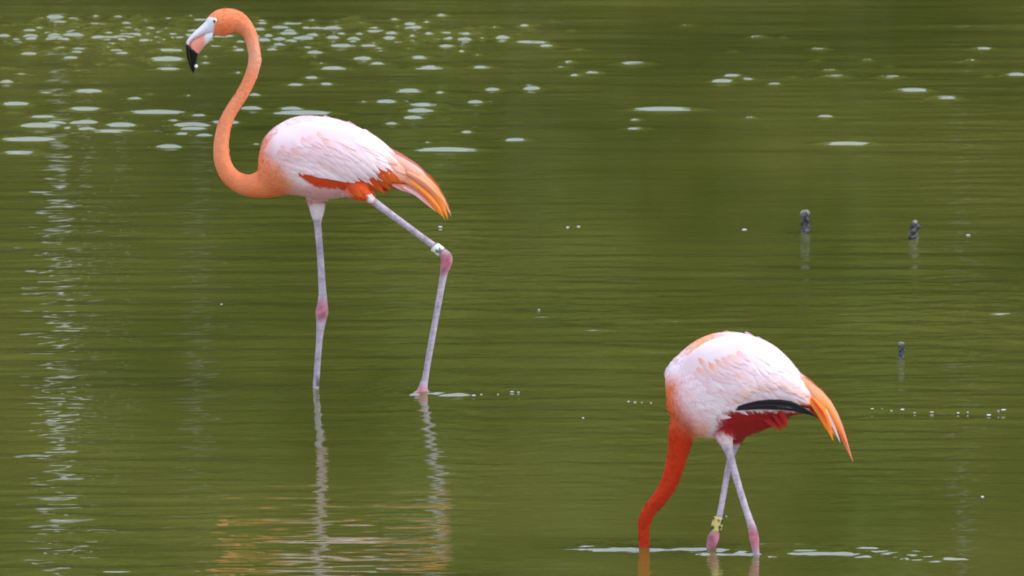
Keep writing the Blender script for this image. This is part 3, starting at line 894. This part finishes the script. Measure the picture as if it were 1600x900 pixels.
    for (x, y, a, L, w) in [(1078,548,40,46,9),(1088,541,42,56,9),(1100,535,44,60,9),(1112,530,44,54,9),(1124,526,42,50,8),(1094,552,46,50,8)]:
        B.feather("feather", wing, bent(x, y, a, L, 10), w, np.array((.86, .40, .22)), mix(SALMON, WHITE, .7), lift=(-.001, .0018), camber=.1)
    # ruffled side of the breast
    for (x, y) in scatter([(1056,576),(1074,566),(1094,604),(1118,622),(1132,622),(1128,640),(1108,652),(1090,650),(1066,630),(1055,600)], 15, 4):
        ang = 62 - 70 * sstep(1060, 1130, x) + random.gauss(0, 12)
        base = mix(PINK, WHITE, random.uniform(.1, 1)); base = mix(base, NECK, .35 * (1 - sstep(1058, 1078, x)) + .25 * sstep(640, 662, y))
        B.feather("feather", wing, bent(x, y, ang, random.uniform(24, 36), random.uniform(-25, 5)), random.uniform(11, 16), base, mix(base, WHITE, .4), lift=(-.0012, .0018), camber=.12)
    # ragged red tufts under the belly
    for (x, y, a, L, w) in [(1190,650,24,38,14),(1207,644,44,32,12),(1216,640,52,32,10)]:
        o = B.feather("feather", wing, bent(x, y, a, L, 20), w, SHADE_RED, mix(SHADE_RED, RED, .12), depth=(-.05, -.045, -.04), lift=(0, 0), mirror=False)
    tb = bmesh.new()
    pair_loft(tb, Y0, [(1255,600,1262,640,.018,0),(1272,615,1274,642,.016,0),(1288,632,1286,652,.010,0),(1298,650,1295,664,.004,0)])
    tail = B.part("tail", remesh(tb, .0022, 2), M_FEATHER, None, lambda a, b, c: np.repeat(np.array([(.80, .24, .08)]), len(a), 0))
    OR2 = np.array((.89, .24, .03))
    specs = [([(1270,612),(1294,636),(1312,672),(1327,706)], 6, ORANGE, RED, (-.022,-.020,-.014)),
             ([(1268,622),(1286,646),(1297,668),(1307,683)], 5, RED, ORANGE, (-.034,-.033,-.026)),
             ([(1262,632),(1276,646),(1285,658),(1291,673)], 9, RED, ORANGE, (-.012,-.010,-.006)),
             ([(1250,590),(1285,620),(1308,658),(1333,722)], 14, SALMON, mix(SALMON, RED, .5), (-.016,-.014,-.008)),
             ([(1252,598),(1284,626),(1304,660),(1320,690)], 8, mix(SALMON, WHITE, .4), SALMON, (-.020,-.018,-.012)),
             ([(1254,604),(1282,630),(1300,660),(1313,692)], 9, mix(SALMON, WHITE, .3), mix(WHITE, SALMON, .5), (-.024,-.022,-.016)),
             ([(1252,606),(1278,634),(1292,660),(1302,689)], 17, ORANGE, OR2, (-.030,-.028,-.020)),
             ([(1246,588),(1264,604),(1282,624),(1302,646)], 16, SALMON, ORANGE, (-.030,-.026,-.018))]
    for pl, w, c0, c1, dep in specs:
        B.feather("feather", tail, pl, w, np.asarray(c0), np.asarray(c1), depth=dep, lift=(0, 0), camber=.3, shape=1.2)
    fw = bmesh.new(); pair_loft(fw, Y0, [p[:5] + (-p[5],) for p in wing_pairs])
    B.far_wing(fw, wingcol)
    body = B.part("body", body_me, M_BODY, None, bodycol)
    def flow(px, py):
        nk = (py > 640 + (px - 1040) * .9)
        return np.where(nk, .35, .7), np.where(nk, .9, -.7)
    B.down(body, 8000, lambda a, b: (b < 690) | (a < 1092), flow)
    band(B, "leg_band", (1123.5, 808), (1117.5, 831), 8.6, .034,
         lambda px, py, co: mix(np.repeat(np.array([(.66, .54, .17)]), len(px), 0), (.03, .03, .03), .95 * np.clip((np.abs(px - 1120.5 + (py - 819) * .26) > 5.6) * (vnoise(px * .1, py * .25, 18) > -.3) + (vnoise(px * .35, py * .3, 19) > .45), 0, 1)), "yellow leg band with black marks")

flamingo_feeding()

# ------------------------------------------------------------------ old stubs standing in the shallows
def stub(pts, knobs, label, pale_top):
    foot = G(pts[-2][0], pts[-2][1])
    Y0 = foot.y
    bm = bmesh.new()
    tube(bm, Y0, pts, 5, 14)
    for k in knobs: tube(bm, Y0, k, 4, 10)
    me = remesh(bm, .0016, 1)
    co = verts_np(me); px, py = project(co)
    for i in range(len(co)):
        q = Vector(co[i]) * 140
        co[i] += np.array(mnoise.noise_vector(q)) * .0042
    me.vertices.foreach_set("co", co.ravel())
    n = vnoise(px * .5, py * .5, pts[0][0] % 9)
    c = mix(np.repeat(np.array([(.028, .028, .026)]), len(px), 0), (.11, .11, .105), np.clip(.45 + .6 * n, 0, 1))
    c = mix(c, (.34, .34, .28), .7 * (1 - sstep(pale_top, pale_top + 3, py)))
    set_col(me, c)
    shift(me, foot)
    o = link("stub", me, M_BARK, None, foot)
    tag(o, label, "stub", "dead stubs poking out of the lake")

stub([(1258,329,6.5),(1258,333,7),(1257.5,341,6.8),(1258,350,5.2),(1258,357,6.5),(1258,364,8),(1258,376,8)], [[(1257,343,4,0),(1262,346,3.5,-.004),(1263,349,2,-.004)], [(1256,350,3,0),(1250,348,2,0)]],
     "tallest grey stub in the water, flat topped, straight above the feeding flamingo's tail", 331)
stub([(1428,346,4.5),(1429,350,5.5),(1428,357,6.8),(1427,364,6.2),(1428,373,7),(1428,385,7)], [[(1429,355,4,0),(1435,354,3,-.003),(1438,356,2,-.003)], [(1427,357,3.5,0),(1423,359,2.5,0)]],
     "rounded grey stub with a dark side knob, near the right edge of the frame", 347)
stub([(1407,534,3),(1408,538,4.5),(1409,545,5.2),(1408.5,552,4.6),(1408,560,5.5),(1408,570,5.5)], [[(1408,541,3.5,0),(1413,541,2.5,0)], [(1406,553,2,-.005),(1405.5,561,1.8,-.006)]],
     "small dark forked stub alone to the right of the feeding flamingo's back", 536)

# ------------------------------------------------------------------ foam bubbles
def dome(r, flat):
    bm = bmesh.new()
    bmesh.ops.create_icosphere(bm, subdivisions=2, radius=r)
    for v in bm.verts:
        v.co.z *= flat
        v.co += Vector(mnoise.noise_vector(v.co * 300)) * r * .35
    me = bpy.data.meshes.new("bubble"); bm.to_mesh(me); bm.free(); smooth(me); me.materials.append(M_FOAM)
    return me
DOMES = [dome(.0042, .8), dome(.0035, .7), dome(.005, .55)]
def bubble(px, py, k, label, group, wide=1.0, name="foam_bubble", cat="foam"):
    o = bpy.data.objects.new(name, DOMES[int(px) % 3]); COL.objects.link(o)
    o.location = G(px, py) + Vector((0, 0, .003))
    k *= random.uniform(.55, .85)
    o.location = G(px, py + random.uniform(-1.2, 1.2)) + Vector((0, 0, .001))
    o.scale = (k * wide * random.uniform(.7, 1.4), k, k * .45); o.rotation_euler = (0, 0, random.uniform(0, .6))
    tag(o, label, cat, group)
for (x, y, k) in [(740,617,1),(752,616,.6),(778,616,.8),(800,613,.9),(810,613,1)]:
    bubble(x, y, k, "tiny white foam bubble in the row right of the walking flamingo's raised foot", "bubbles right of the raised foot", 1.5)
for (x, y, k) in [(982,627,.8),(992,628,.6),(1003,630,.7),(1017,631,.6)]:
    bubble(x, y, k, "tiny white foam bubble in the short row left of the feeding flamingo's breast", "bubbles left of the feeding bird", 1.4)
for (x, y, k) in [(1363,640,.9),(1378,640,1),(1393,642,.8),(1410,641,.9),(1429,645,.8),(1456,644,1),(1497,645,1),(1512,646,.7),(1545,648,1.1),(1560,642,.8),(1568,640,1.1)]:
    bubble(x, y, k, "tiny white foam bubble in the long row right of the feeding flamingo's tail", "bubbles right of the feeding bird", 1.4)
for (x, y, k) in [(887,356,1.2),(904,355,1.1)]:
    bubble(x, y, k, "one of two white foam bubbles side by side above the middle of the lake", "pair of bubbles", 1.3)
for (x, y, k, w, lb) in [(911,653,.8,1.2,"white foam bubble alone below the short row left of the feeding flamingo"),(842,484,.8,1.2,"white foam bubble alone on dark water between the two flamingos"),
    (346,477,.9,1.6,"white foam bubble alone left of the walking flamingo's straight leg"),(1163,360,1.1,1.2,"white foam bubble left of the tallest grey stub"),
    (1513,368,1.3,1.4,"white foam bubble right of the rounded grey stub"),(1135,808,.8,1,"white foam bubble between the feeding flamingo's two legs"),
    (1535,776,.9,1.3,"white foam bubble alone near the lower right corner"),(688,354,2.0,1.1,"larger pale foam bubble under the walking flamingo's tail tip")]:
    bubble(x, y, k, lb, None, w)
